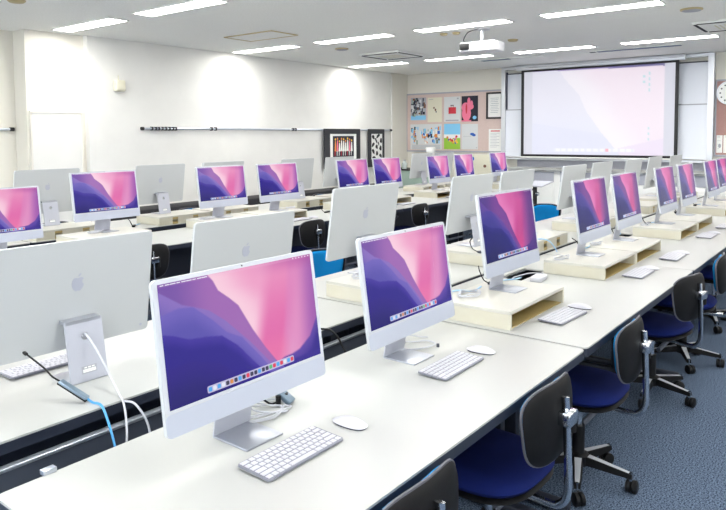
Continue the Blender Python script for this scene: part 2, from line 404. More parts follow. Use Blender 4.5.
poster(6.11, 5.83, 1.62, 1.19, 'white notice with a red heading pinned below the framed certificate', 'paper', [(.15, .06, .7, .05, 'red')]+[(.12, .18+.07*q, .7-.2*(q % 2), .015, 'ink_soft') for q in range(10)], nm='notice')
r = empty('framed_certificate', (XF-.021, 5.985, 2.08)); m = MB()
for y0, y1, z0, z1 in ((-.175, .175, .225, .26), (-.175, .175, -.26, -.225), (.14, .175, -.225, .225), (-.175, -.14, -.225, .225)): m.box(-.025, 0, y0, y1, z0, z1, 'frame_black')
m.build('frame', r); m = MB(); m.box(-.008, 0, -.14, .14, -.225, .225, 'paper')
for q in range(9): m.box(-.0085, -.008, -.09+.01*(q % 3), .09-.012*(q % 2), .14-.035*q, .148-.035*q, 'ink_soft')
m.build('certificate', r); tag(r, 'certificate in a black frame at the right end of the pink pin board', 'framed certificate')
# clock
r = empty('wall_clock', (XF-.02, 1.90, 2.15)); m = MB(); m.cyl((-.045, 0, 0), .19, .045, 'frame_metal', 'x', 40); m.build('rim', r)
m = MB(); m.cyl((-.048, 0, 0), .165, .003, 'paper', 'x', 40)
for q in range(12):
    a = q*pi/6; m.cyl((-.050, .135*sin(a), .135*cos(a)), .013, .002, 'ink', 'x', 8)
m.build('dial', r)
m = MB()
for a, l in ((R(-15), .11), (R(28), .08)):
    m.box(-.054, -.052, -.006, .006, 0, l, 'frame_black', Matrix.Rotation(a, 4, 'X'))
m.build('hand', r); tag(r, 'round white wall clock on the rose pin board', 'clock')
for (a, b, lab) in ((2.08, 1.995, 'narrow white notice under the wall clock, nearest the whiteboard'), (1.98, 1.80, 'white notice with sketched figures under the wall clock, farther right')):
    poster(a, b, 1.48, 1.20, lab, 'paper', [(.1, .08, .5, .03, 'ink_soft'), (.55, .6, .25, .12, 'ink_soft', 1), (.2, .5, .15, .015, 'ink_soft'), (.2, .75, .3, .015, 'ink_soft'), (.15, .3, .6, .015, 'ink_soft')], nm='notice')
# low counter below the board
r = empty('low_counter', (0, 0, 0)); m = MB()
m.bbox(11.48, XF-.012, .6, 5.52, .865, .90, 'laminate', .004); m.build('worktop', r)
m = MB(); m.box(11.55, XF-.012, .62, 5.50, 0, .865, 'lamp_frame'); m.build('body', r)
MB().box(XF-.03, XF-.012, .62, 5.50, .90, 1.035, 'counter_grey').build('back_panel', r)  # grey sheet on the wall standing in for shade under the whiteboard tray
ya = 5.46
while ya > .9:
    MB().box(11.535, 11.552, ya-.84, ya-.06, .66, .84, 'counter_grey').build('recess_panel', r)
    MB().box(11.535, 11.552, ya-.84, ya-.06, .06, .62, 'paper').build('cabinet_door', r); ya -= .9
tag(r, 'long white low counter with grey recessed panels below the whiteboard', 'counter')

# left wall: picture rail and two hanging frames
r = empty('picture_rail', (0, YL, 1.615)); m = MB()
m.tube([(5.42, -.035, 0), (11.32, -.035, .0)], .016, 'aluminium_rail', 10); m.build('tube', r)
for q in (5.60, 6.55, 8.55, 10.4): MB().box(q-.012, q+.012, -.035, 0, -.014, .014, 'frame_metal').build('bracket', r)
for a, b in ((5.40, 5.44), (11.28, 11.34)): MB().cyl((a, -.035, 0), .024, b-a, 'frame_black', 'x', 12).build('end_cap', r)
for q in (5.57, 5.63, 5.68, 5.74, 5.80, 5.86, 5.92, 5.97, 6.62, 6.70, 8.40, 8.46):
    MB().box(q-.009, q+.009, -.062, -.012, -.024, .026, 'frame_char').build('hook', r)
tag(r, 'long silver picture rail with black hooks on the left wall', 'picture rail')
r = empty('picture_rail', (0, 8.46, 1.60)); m = MB(); m.tube([(1.2, -.035, 0), (3.86, -.035, 0)], .016, 'aluminium_rail'); m.build('tube', r)
MB().cyl((3.82, -.035, 0), .024, .05, 'frame_black', 'x', 12).build('end_cap', r)
for q in (3.30, 3.42, 3.5, 3.58, 3.66): MB().box(q-.01, q+.01, -.062, -.012, -.024, .026, 'frame_char').build('hook', r)
tag(r, 'short silver picture rail at the left edge beside the column', 'picture rail')
def hung_frame(x0, x1, z0, z1, mx0, mx1, mz0, mz1, label):
    r = empty('hanging_picture', (0, YL-.055, 0)); m = MB(); y0, y1 = -.02, .012
    m.box(x0, mx0, y0, y1, z0, z1, 'frame_char'); m.box(mx1, x1, y0, y1, z0, z1, 'frame_char')
    m.box(mx0, mx1, y0, y1, z0, mz0, 'frame_char'); m.box(mx0, mx1, y0, y1, mz1, z1, 'frame_char'); m.build('frame', r)
    m = MB(); m.box(mx0, mx1, -.008, .01, mz0, mz1, 'paper'); m.build('mount_board', r); tag(r, label, 'picture'); return r
r = hung_frame(9.19, 10.24, .90, 1.635, 9.34, 10.13, 1.06, 1.54, 'large dark framed picture of a group of dancers hanging on the left wall')
m = MB(); m.box(9.43, 10.05, -.0095, -.008, 1.11, 1.50, 'dark_paint'); q_ = random.Random(5)
for i in range(9):
    cx = 9.50+.06*i; h = .12+.06*q_.random(); c = q_.choice(['red', 'paper', 'orange_paint', 'paper', 'pink'])
    m.add([(cx-.025, -.0105, 1.22), (cx+.03, -.0105, 1.21), (cx+.015, -.0105, 1.25+h), (cx-.01, -.0105, 1.25+h)], [(0, 1, 2, 3)], c)
    m.add([(cx+.018*cos(a*pi/5), -.0108, 1.28+h+.022*sin(a*pi/5)) for a in range(10)], [list(range(10))], 'orange_paint' if i % 2 else 'yellow')
    m.add([(cx-.02, -.0106, 1.13), (cx-.005, -.0106, 1.13), (cx, -.0106, 1.22), (cx-.02, -.0106, 1.22)], [(0, 1, 2, 3)], 'paper' if i % 3 else 'red')
m.build('photograph', r)
r = hung_frame(10.52, 11.04, .88, 1.635, 10.60, 10.98, 1.03, 1.54, 'narrow dark framed print of black spots on white on the left wall')
m = MB()
for (u, v, a, b, t_) in ((.2, .12, .12, .09, .4), (.62, .08, .16, .07, -.4), (.88, .26, .09, .12, .2), (.45, .26, .14, .06, .8), (.18, .42, .13, .08, -.5), (.5, .5, .10, .10, .4), (.84, .56, .10, .12, .3), (.2, .68, .13, .09, .6), (.52, .76, .09, .11, -.2), (.84, .86, .12, .08, .4), (.25, .92, .15, .05, 0), (.66, .38, .09, .05, .9)):
    pts = []
    for q in range(12):
        e = 2*pi*q/12; px = a*cos(e)*(1+.25*sin(3*e)); pz = b*sin(e)*(1+.2*cos(2*e))
        pts.append((10.60+.38*(u+px*cos(t_)-pz*sin(t_)), -.0095, 1.54-.51*(v+px*sin(t_)+pz*cos(t_))))
    m.add(pts, [list(range(12))], 'frame_black')
m.build('print', r)
o = MB(); o.bbox(-.07, .07, -.09, 0, -.075, .075, 'vent_cream', .02, 3); o.tube([(0, -.03, .07), (0, -.02, .14)], .006, 'vent_cream', 6)
o = o.build('wall_sensor', None, (5.08, YL, 2.18)); tag(o, 'small cream sensor box high on the left wall', 'sensor')

# dark bench along the left wall
r = empty('low_bench', (0, 0, 0)); m = MB(); m.bbox(4.8, 11.0, 7.62, 8.05, .10, .545, 'bench_black', .02); m.build('body', r)
m = MB(); m.box(4.9, 10.9, 7.70, 8.0, 0, .10, 'navy_steel'); m.build('plinth', r)
tag(r, 'long low black storage bench along the foot of the left wall', 'bench')
# corner cabinet with jars
r = empty('corner_cabinet', (11.4, 7.45, 0)); MB().bbox(-.28, .28, -.5, .5, 0, .80, 'green_grey', .01).build('body', r)
MB().bbox(-.30, .30, -.52, .52, .80, .83, 'slot_dark', .004).build('worktop', r)
tag(r, 'grey-green low cabinet with a dark top in the left front corner', 'cabinet')
for i, (x, y, h, k, lab) in enumerate(((11.2, 7.62, .16, 'bottle_clear', 'clear squat jar, leftmost on the corner cabinet'), (11.25, 7.45, .20, 'vent_cream', 'cream bottle between two jars on the corner cabinet'), (11.22, 7.28, .17, 'bottle_clear', 'clear jar next to the white roll on the corner cabinet'))):
    rt = empty('bottle', (x, y, .83)); MB().lathe([(.05, 0), (.055, .01), (.055, h*.7), (.03, h*.85), (.025, h)], (0, 0, 0), k, 16).build('body', rt)
    MB().lathe([(.028, h), (.028, h+.02), (.02, h+.025)], (0, 0, 0), 'ink_soft', 12).build('cap', rt); tag(rt, lab, 'bottle')
o = MB().lathe([(.035, 0), (.075, .005), (.075, .30), (.085, .34), (.10, .42), (.09, .44)], (0, 0, 0), 'paper', 20).build('paper_roll', None, (11.3, 7.06, .83)); tag(o, 'tall white paper roll standing on the corner cabinet', 'paper roll')
# leaning cream magnet board
r = empty('magnet_board', (11.75, 6.15, .0)); T = Matrix.Rotation(R(-4), 4, 'Y')
MB().bbox(-.015, .015, -.30, .30, .62, 1.12, 'vent_cream', .005).build('board', r)
for sy in (-.27, .27): MB().box(-.012, .012, sy-.012, sy+.012, 0, .64, 'frame_metal').build('leg', r)
for y, z_, rad, k in ((.22, 1.04, .045, 'blue_paint'), (.22, .88, .03, 'yellow'), (-.06, .90, .03, 'brown_paint')): MB().cyl((-.028, y, z_), rad, .012, k, 'x', 16).build('magnet', r)
tag(r, 'cream board on legs with a blue and a yellow magnet below the pin board', 'magnet board')

# ------------------------------------------------------------------ desks
def make_desk(L=1.794, flip=False):
    """local origin: user-side front edge, left end (x 0..L, y 0..0.69), top at z .70"""
    r = empty('computer_desk')
    m = MB(); D = .69; E0 = .03
    out = rrect(L, D, .02, 5, L/2, D/2)
    T = Matrix(((1, 0, 0, 0), (0, 0, 1, 0), (0, 1, 0, 0), (0, 0, 0, 1)))   # prism (x, d, z) -> x, z, d
    P = MB(); P.prism(out, .006, 'laminate', Matrix.Translation((0, 0, .694)) @ T); P.build('top_surface', r)
    P = MB(); P.prism(rrect(L, D, .02, 5, L/2, D/2), .030, 'edge_band', Matrix.Translation((0, 0, .664)) @ T); P.build('tabletop', r)
    MB().box(.10, L-.10, .40, .425, .30, .664, 'navy_steel').build('modesty_panel', r)
    for x in (.06, L-.06):
        g = MB(); g.bbox(x-.02, x+.02, .30, .44, .03, .664, 'navy_steel', .006); g.bbox(x-.025, x+.025, .08, .64, 0.012, .05, 'navy_steel', .01)
        g.tube([(x, .12, .60), (x, .33, .40)], .012, 'tray_steel', 8); g.cyl((x, .12, 0), .02, .014, 'black_plastic', n=12); g.cyl((x, .60, 0), .02, .014, 'black_plastic', n=12); g.build('leg', r)
    MB().tube([(.06, .20, .17), (L-.06, .20, .17)], .014, 'tray_steel', 8).build('crossbar', r)
    return r
proto = make_desk(); TREE[proto.name] = kids(proto)
ordn = ['nearest the camera', 'second from the camera', 'third from the camera', 'fourth from the camera', 'farthest along, by the front wall']
X0 = .645; used = 0
rows = [('front side of the near row', .843, 0), ('rear side of the near row', 2.485, pi), ('front side of the far row', 4.125, 0), ('rear side of the far row', 5.765, pi)]
for (nm, y, rz) in rows:
    for k in range(5):
        x = X0+1.8*k+(1.794 if rz else 0)-(.012 if k == 0 else 0)
        put(proto, used, (x, y, 0), rz, 'white-topped desk, %s, %s' % (nm, ordn[k]), 'desk', 'computer desks'); used = 1
# cable troughs in the gap of each row
for (y, nm) in ((1.535, 'near'), (4.817, 'far')):
    for k in range(5):
        x = X0+1.8*k+.03; r = empty('cable_tray', (x, y+.185, 0))
        MB().box(0, 1.73, .045, .055, .50, .632, 'tray_steel').build('side_panel', r)
        MB().box(0, 1.73, -.14, .045, .50, .508, 'navy_steel').build('base', r)
        MB().bbox(0, 1.73, .038, .064, .632, .642, 'aluminium_rail', .002).build('rail', r)
        for q in (.2, 1.5): MB().box(q, q+.03, -.185, .05, .51, .53, 'tray_steel').build('bracket', r)
        tag(r, 'dark cable tray between the %s row desks, %s' % (nm, ordn[k]), 'cable tray', 'cable trays')

for k in range(1, 5):
    x = X0+1.8*k; m = MB()
    m.box(x+.002, x+.88, 1.535, 1.757, .690, .700, 'laminate'); m.box(x+1.28, x+1.792, 1.535, 1.757, .690, .700, 'laminate'); m.box(x+.88, x+1.28, 1.665, 1.757, .690, .700, 'laminate')
    tag(m.build('cable_cover'), 'narrow white lid over the near row desk gap, %s' % ordn[k], 'cover', 'white gap lids')

# ------------------------------------------------------------------ monitor risers
def make_riser():
    r = empty('monitor_riser'); W, D, H = .58, .35, .077
    MB().bbox(-W/2, W/2, 0, D, H-.014, H, 'riser_top', .0015, 1).build('top_board', r)
    for s in (-1, 1): MB().bbox(min(s*W/2, s*(W/2-.014)), max(s*W/2, s*(W/2-.014)), 0, D, 0, H-.014, 'cream_board', .0015, 1).build('side_panel', r)
    b = MB(); y0, y1 = D-.016, D-.002; xs = (-W/2+.014, -.145, -.085, .085, .145, W/2-.014)
    for i in range(5):
        if i in (1, 3): b.box(xs[i], xs[i+1], y0, y1, 0, .022, 'tan_board'); b.box(xs[i], xs[i+1], y0, y1, .046, H-.014, 'tan_board')
        else: b.box(xs[i], xs[i+1], y0, y1, 0, H-.014, 'cream_board')
    b.build('back_panel', r)
    g = MB(); g.box(-W/2+.014, W/2-.014, .004, y0-.003, H-.017, H-.014, 'tan_board')  # thin tan sheets inside: underside of the top, floor and back
    g.box(-W/2+.014, W/2-.014, .008, y0-.003, 0, .003, 'tan_board')
    for i in (0, 2, 4): g.box(xs[i], xs[i+1], y0-.003, y0, 0, H-.017, 'tan_board')
    g.build('inner_sheets', r)
    return r
ris = make_riser(); TREE[ris.name] = kids(ris)

# ------------------------------------------------------------------ wallpaper picture (a plain wave pattern)
def sm(a, b, x):
    t = min(1, max(0, (x-a)/(b-a))); return t*t*(3-2*t)
def interp(tab, x):
    if x <= tab[0][0]: return tab[0][1]
    for (a, b), (c, d_) in zip(tab, tab[1:]):
        if x <= c: return b+(d_-b)*(x-a)/(c-a)
    return tab[-1][1]
def mixc(a, b, t): return tuple(p+(q-p)*t for p, q in zip(a, b))
def wallpaper(u, v):
    ub = interp(((0, .28), (.06, .31), (.15, .335), (.24, .40), (.32, .45), (.56, .525), (.76, .60), (.92, .67), (1, .72)), v)
    vr = interp(((.6, 1.0), (.66, .95), (.72, .905), (.78, .90), (.84, .88), (.93, .79), (1, .62)), u)
    # pink side
    p = mixc((247, 205, 222), (236, 160, 198), sm(0, .25, u-ub))
    st = sm(.62, .74, u+.18*v)*(1-sm(.86, .98, u+.22*v)); p = mixc(p, (222, 104, 168), .75*st*sm(-.1, .7, v)+.2*st)
    p = mixc(p, (214, 132, 190), sm(.0, .05, u-(.80-.12*v))*.6)
    p = mixc(p, (150, 84, 170), sm(.86, 1.02, u+.05*v)*.85)
    p = mixc(p, (236, 120, 168), sm(.62, .82, v)*.5*(1-sm(.7, .8, u)))
    p = mixc(p, (176, 84, 160), (1-sm(0, .16, v))*sm(.5, .9, u)*.6)
    low = mixc((96, 70, 164), (54, 40, 140), sm(0, .2, v-vr))
    s = sm(-.012, .012, v-vr); p = mixc(p, low, s)
    # violet side
    w1 = interp(((0, .06), (.12, .20), (.2, .25), (.27, .30), (.36, .42), (.5, .66), (.62, .9)), u)
    w2 = interp(((0, .25), (.1, .22), (.18, .24), (.28, .38), (.36, .52), (.45, .60), (.55, .80), (.62, .95)), u)
    w3 = interp(((0, .40), (.06, .43), (.14, .49), (.24, .51), (.33, .54), (.42, .66), (.5, .82), (.56, .93), (.62, 1.0)), u)
    w4 = interp(((0, .68), (.15, .67), (.3, .76), (.42, .93), (.5, 1.02)), u)
    q = mixc((120, 84, 166), (158, 104, 178), sm(.05, .3, u))
    q = mixc(q, mixc((138, 112, 190), (112, 96, 180), sm(0, .25, v-w1)), sm(-.006, .006, v-w1))
    q = mixc(q, mixc((112, 98, 186), (90, 82, 172), sm(0, .2, v-w2)), sm(-.006, .006, v-w2))
    q = mixc(q, mixc((66, 50, 158), (44, 32, 138), sm(0, .12, v-w3)), sm(-.005, .005, v-w3))
    q = mixc(q, mixc((46, 32, 134), (34, 27, 112), sm(0, .3, v-w4)), sm(-.02, .02, v-w4))
    e = sm(-.004, .004, u-ub); c = mixc(q, p, e)
    if v > .93 and u > ub-.1: c = mixc(c, (60, 46, 146), sm(.93, .97, v)*e)
    if v < .022: c = mixc(c, (240, 190, 220), .22)
    return c
def picture_mesh(name, w_, h_, nx, ny, fn, matk, T):
    me = bpy.data.meshes.new(name); vs = []; fs = []; cs = []
    for j in range(ny+1):
        for i in range(nx+1):
            u, v = i/nx, j/ny; vs.append(tuple(T @ Vector((-w_/2+w_*u, 0, -h_*v)))); cs.append(lin(fn(u, v)))
    for j in range(ny):
        for i in range(nx):
            a = j*(nx+1)+i; fs.append((a, a+nx+1, a+nx+2, a+1))
    me.from_pydata(vs, [], fs); me.materials.append(M_[matk])
    at = me.color_attributes.new('picture', 'FLOAT_COLOR', 'POINT')
    at.data.foreach_set('color', [x for c in cs for x in (*c, 1)])
    return me

# ------------------------------------------------------------------ desktop computer
TILT = R(8); BW, BH, TH = .547, .367, .0115
PT = Matrix.Translation((0, .016, .461)) @ Matrix.Rotation(-TILT, 4, 'X')     # panel frame: x right, z up, front at y=0, top at z=0
FC = Matrix.Translation((0, 0, 0))
def fruit(s):
    """emblem outline: rounded fruit with a bite on one side"""
    half = [(.0, .82), (.12, .90), (.34, .97), (.60, .90), (.78, .70)]
    body = [(0, .80), (.18, .88), (.40, .92), (.62, .84), (.76, .68)]
    bite = [(.60, .52), (.55, .32), (.60, .12), (.80, -.06)]
    low = [(.72, -.34), (.56, -.62), (.36, -.84), (.20, -.88), (0, -.80)]
    left = [(-.20, -.88), (-.36, -.84), (-.58, -.60), (-.76, -.26), (-.82, .12), (-.78, .46), (-.62, .78), (-.40, .92), (-.18, .88)]
    return [(a*s, b*s) for a, b in body+bite+low+left]
def leaf(s): return [(a*s, b*s) for a, b in ((.02, 1.02), (.20, 1.06), (.36, 1.22), (.42, 1.46), (.22, 1.38), (.06, 1.22))]
wall_me = picture_mesh('screen', .520, .2926, 176, 100, wallpaper, 'display', PT @ Matrix.Translation((0, -.0016, -.0109)))
def deep_picture(u, v):  # wallpaper with the look of a screen seen at a slant put into its colours
    c = wallpaper(u, v); c = (c[0]*.92*(c[0]/255)**.45, c[1]*.58, c[2]*.82)
    return mixc(c, (84, 42, 128), sm(.72, .97, u+.06*v)*.8)
wall_deep = picture_mesh('screen', .520, .2926, 132, 75, deep_picture, 'display', PT @ Matrix.Translation((0, -.0016, -.0109)))
def make_computer(front=True):
    r = empty('desktop_computer')
    MB().prism([(a, b-BH/2) for a, b in rrect(BW, BH, .014, 6)], TH, 'silver_shell', PT, True).build('housing', r)
    # front face: bezel ring and chin
    g = MB(); f = PT @ Matrix.Translation((0, -.0008, 0)); cb = .0109+.2926+.0085
    g.prism([(a, b-cb/2) for a, b in rrect(BW-.002, cb-.002, .012, 6)], .0012, 'bezel_white', f); g.build('front_bezel', r)
    g = MB(); hh = BH-cb; g.prism([(a, b-cb-hh/2) for a, b in rrect(BW-.002, hh-.001, .012, 6)], .0012, 'chin_silver', f); g.build('chin', r)
    s = bpy.data.objects.new('screen', wall_me); COL.objects.link(s); s.parent = r
    # dock and notification marks on the screen
    k = MB(); base = PT @ Matrix.Translation((0, -.0021, 0)); zc = -.0109-.2926+.016
    k.prism(rrect(.30, .017, .004, 3, 0, zc), .0004, 'sky_paint' if 0 else 'dockbar', base)
    cols = ['ic_blue', 'ic_white', 'ic_blue', 'ic_white', 'ic_dark', 'ic_orange', 'ic_dark', 'ic_blue', 'ic_dark', 'ic_red', 'ic_dark', 'ic_dark', 'ic_blue', 'ic_dark', 'ic_dark', 'ic_green', 'ic_red', 'ic_blue', 'ic_red', 'ic_white', 'ic_blue', 'ic_red']
    for i, c in enumerate(cols):
        k.prism(rrect(.0105, .0105, .0025, 2, -.1415+.0135*i, zc), .0002, c, base @ Matrix.Translation((0, -.0004, 0)))
    kb_ = MB()
    for i in range(9): kb_.prism(rrect(.010+.003*(i % 3), .0022, .0005, 1, -.248+.0155*i, -.0148), .0002, 'ic_white', base)
    kb_.build('menu_text', s); kb_ = MB()
    for i in range(6): kb_.prism(rrect(.005, .0024, .0005, 1, .188+.0125*i, -.0148), .0002, 'ic_white', base)
    d = k.build('dock', s); kb_.build('status_icons', s)
    g = MB(); g.cyl((0, -.0012, -.0055), .0021, .001, 'lens_black', 'y', 12); g.v = [PT @ q for q in g.v]; g.build('camera_lens', r)
    # stand: foot plate, leaning neck, hinge
    g = MB(); g.bbox(-.064, .064, -.068, .067, 0, .0055, 'silver_stand', .002); g.build('stand_foot', r)
    g = MB(); T = Matrix.Translation((0, .062, .004)) @ Matrix.Rotation(R(10), 4, 'X')
    n = 20; hz, hr = .142, .0125; w2, hgt = .064, .196; dk = .005
    vs = []; outer = []
    for i in range(n):
        a = 2*pi*i/n; c, s_ = cos(a), sin(a); t_ = min(w2/abs(c) if abs(c) > 1e-6 else 9, (hgt-hz)/s_ if s_ > 1e-6 else 9, hz/-s_ if s_ < -1e-6 else 9)
        outer.append((t_*c, hz+t_*s_))
    # snap nearest samples to the corners
    for cx, cz in ((w2, hgt), (-w2, hgt), (-w2, 0), (w2, 0)):
        j = min(range(n), key=lambda q: (outer[q][0]-cx)**2+(outer[q][1]-cz)**2); outer[j] = (cx, cz)
    inner = [(hr*cos(2*pi*i/n), hz+hr*sin(2*pi*i/n)) for i in range(n)]
    for y in (0, dk):
        for ring in (outer, inner): vs += [T @ Vector((a, y, b)) for a, b in ring]
    fs = []
    for i in range(n):
        j = (i+1) % n
        fs += [(i, j, n+j, n+i), (2*n+i, 3*n+i, 3*n+j, 2*n+j), (i, 2*n+i, 2*n+j, j), (n+i, n+j, 3*n+j, 3*n+i)]
    g.add(vs, fs, 'stand_paint'); g.build('stand_neck', r)
    g = MB(); p = PT @ Vector((0, TH, -.243)); q = T @ Vector((0, .002, hgt-.004))
    g.box(-.060, .060, min(p.y, q.y)-.001, q.y+.004, q.z-.005, q.z+.006, 'silver_stand'); g.build('hinge', r)
    # back emblem
    g = MB(); f = PT @ Matrix.Translation((0, TH+.0001, -.150)) @ Matrix.Rotation(pi, 4, 'Z')
    g.prism(fruit(.026), .0006, 'logo_grey', f @ Matrix.Translation((0, -.0006, 0))); g.prism(leaf(.026), .0006, 'logo_grey', f @ Matrix.Translation((0, -.0006, 0))); g.build('fruit_emblem', r)
    g = MB(); f2 = PT @ Matrix.Translation((-.245, TH, -.345)); g.cyl((0, 0, 0), .005, .001, 'logo_grey', 'y', 16); g.v = [f2 @ q for q in g.v]; g.build('power_button', r)
    # label on the neck
    g = MB(); f3 = T @ Matrix.Translation((0, dk+.0002, 0)); g.box(-.028, .024, 0, .0004, .022, .046, 'ink_soft'); g.box(-.024, .020, .0003, .0007, .026, .036, 'paper')
    for q in range(3): g.box(-.020+.013*q, -.011+.013*q, .0003, .0008, .039, .043, 'paper')
    g.v = [f3 @ q for q in g.v]; g.build('stand_label', r)
    return r
for nm, c in (('ic_blue', (70, 170, 240)), ('ic_white', (236, 238, 246)), ('ic_dark', (40, 38, 70)), ('ic_orange', (220, 140, 60)), ('ic_red', (226, 60, 90)), ('ic_green', (90, 190, 120)), ('dockbar', (196, 190, 226))):
    mk(nm, (10, 10, 12), .3, emit=c, estr=.95*SCR)
comp = make_computer(); 
for c in kids(comp): TREE[c.name] = kids(c)
TREE[comp.name] = kids(comp)
DZ = .70; RH = .077; Y1 = 1.305; Y1R = 1.355
O = ('first', 'second', 'third', 'fourth', 'fifth', 'sixth', 'seventh', 'eighth', 'ninth', 'tenth')
G1 = 'lit desktop computers on the near row'; G2 = 'desktop computers seen from behind on the near row'; G3 = 'lit desktop computers on the far row'; G4 = 'desktop computers seen from behind on the far row'
A = 'silver desktop computer'
comps = [
 # x, foot y, on riser, rz, rot fine, label, group
 (1.178, Y1, 0, 0, -.6, A+' with the largest lit screen, nearest the camera', G1),
 (1.961, Y1+.013, 0, 0, .3, A+' with lit screen on the bare desk, second from the camera', G1),
 (2.850, Y1R, 1, 0, -1, A+' with lit screen on the nearest riser of the right-hand row', G1),
 (3.975, Y1R, 1, 0, -.3, A+' with lit screen, fourth from the camera along the right-hand row', G1),
 (4.687, Y1R+.006, 1, 0, 0, A+' with lit screen, fifth from the camera along the right-hand row', G1),
 (5.749, Y1R+.008, 1, 0, -.3, A+' with lit screen, sixth along the right-hand row, below the projection screen corner', G1),
 (6.449, Y1R, 1, 0, -.3, A+' with lit screen, seventh along the right-hand row', G1),
 (7.437, Y1R-.02, 1, 0, -.4, A+' with lit screen, eighth along the right-hand row, below the clock', G1),
 (8.15, Y1R, 1, 0, -.4, A+' with lit screen cut by the right picture edge, ninth along the row', G1),
 (1.144, 2.075+.012, 0, 1, -1, A+' seen from behind, nearest at the left edge, white cable through its stand', G2),
 (1.906, 2.10+.012, 0, 1, -.9, A+' seen from behind, just behind the nearest lit screen', G2),
 (2.750, 2.107+.016, 1, 1, -.6, A+' seen from behind, third of the near row, adapter hanging below', G2),
 (3.867, 2.092+.016, 1, 1, 0, A+' seen from behind, fourth of the near row, above a cable adapter', G2),
 (4.545, 2.091+.016, 1, 1, -.3, A+' seen from behind, fifth of the near row, before the blue chair', G2),
 (5.611, 2.061+.016, 1, 1, .4, A+' seen from behind, sixth of the near row, past the blue chair', G2),
 (6.388, 2.08+.016, 1, 1, -.6, A+' seen from behind, seventh of the near row', G2),
 (7.23, 2.03+.016, 1, 1, -.6, A+' seen from behind, eighth of the near row', G2),
 (8.263, 2.08+.016, 1, 1, -.6, A+' seen from behind, ninth of the near row, edge under the projection screen', G2),
 (9.009, 2.02+.016, 1, 1, -.8, A+' seen from behind, farthest of the near row', G2),
 (2.02, 4.64, 0, 0, 0, A+' with pale pink screen cut by the left picture edge, far row', G3),
 (2.809, 4.665, 1, 0, -.3, A+' with lit screen, second on the far row, before the wall column', G3),
 (3.932, 4.645, 1, 0, -.5, A+' with lit screen, third on the far row from the left', G3),
 (4.613, 4.62, 1, 0, .6, A+' with lit screen, fourth on the far row from the left', G3),
 (5.85, 4.68, 1, 0, -.7, A+' with lit screen, fifth on the far row, below the dancers picture', G3),
 (6.485, 4.66, 1, 0, -.4, A+' with lit screen, sixth on the far row, below the spotted print', G3),
 (7.60, 4.63, 1, 0, 1, A+' with lit screen, seventh on the far row, below the wide blue poster', G3),
 (8.33, 4.65, 1, 0, 1.2, A+' with lit screen, eighth on the far row, beside the blue magnet', G3),
 (9.44, 4.67, 1, 0, .3, A+' with lit screen, last on the far row, left of the low counter', G3),
 (2.731, 5.40, 1, 1, 1.4, A+' seen from behind at the far left, in front of the wall column', G4),
 (3.79, 5.36, 1, 1, 1.6, A+' seen from behind, second of the far row, under the rail end', G4),
 (4.573, 5.39, 1, 1, 0, A+' mostly hidden behind the third lit screen of the far row', G4),
 (5.66, 5.36, 1, 1, 1.4, A+' seen from behind on the far row, left of the dancers picture', G4),
 (6.44, 5.38, 1, 1, 0, A+' seen from behind on the far row, directly under the dancers picture', G4),
 (8.35, 5.38, 1, 1, 0, A+' seen from behind on the far row, right of the corner cabinet', G4),
 (8.98, 5.38, 1, 1, 0, A+' glimpsed between the seventh and eighth lit screens of the far row', G4),
]
used = 0
for (x, y, ri, bk, fine, lab, grp) in comps:
    c_ = put(comp, used, (x, y, DZ+(RH if ri else 0)), (pi if bk else 0)+R(fine), lab, 'computer', grp); used = 1
    if grp == G1 and ri:        # slanted-view darkening and colour shift painted into these screens
        for k_ in kids(c_):
            if k_.name.startswith('screen'): k_.data = wall_deep

# risers under them
rl = [(2.77, 0), (3.945, 0), (4.545, 0), (5.70, 0), (6.31, 0), (7.50, 0), (8.14, 0)]
used = 0
names4 = ['third', 'fourth', 'fifth', 'sixth', 'seventh', 'eighth', 'ninth']
for i, (x, _) in enumerate(rl):
    put(ris, used, (x, 1.168, DZ), 0, 'cream monitor riser under the %s lit computer of the right-hand row' % names4[i], 'riser', 'cream monitor risers'); used = 1
for i, x in enumerate((2.77, 3.90, 4.51, 5.66, 6.31, 7.30, 8.16, 8.95)):
    put(ris, 1, (x, 2.16, DZ), pi, 'cream monitor riser with cable holes, under the %s computer seen from behind' % O[i+2], 'riser', 'cream monitor risers')
for i, x in enumerate((2.77, 3.94, 4.55, 5.76, 6.40, 7.56, 8.22, 9.34)):
    put(ris, 1, (x, 4.45, DZ), 0, 'cream monitor riser under the %s lit computer of the far row' % O[i+1], 'riser', 'cream monitor risers')
for i, x in enumerate((2.77, 3.87, 4.50, 5.66, 6.34, 8.25, 8.88)):
    put(ris, 1, (x, 5.44, DZ), pi, 'cream monitor riser beside the left wall, %s along the rear side of the far row' % O[i], 'riser', 'cream monitor risers')

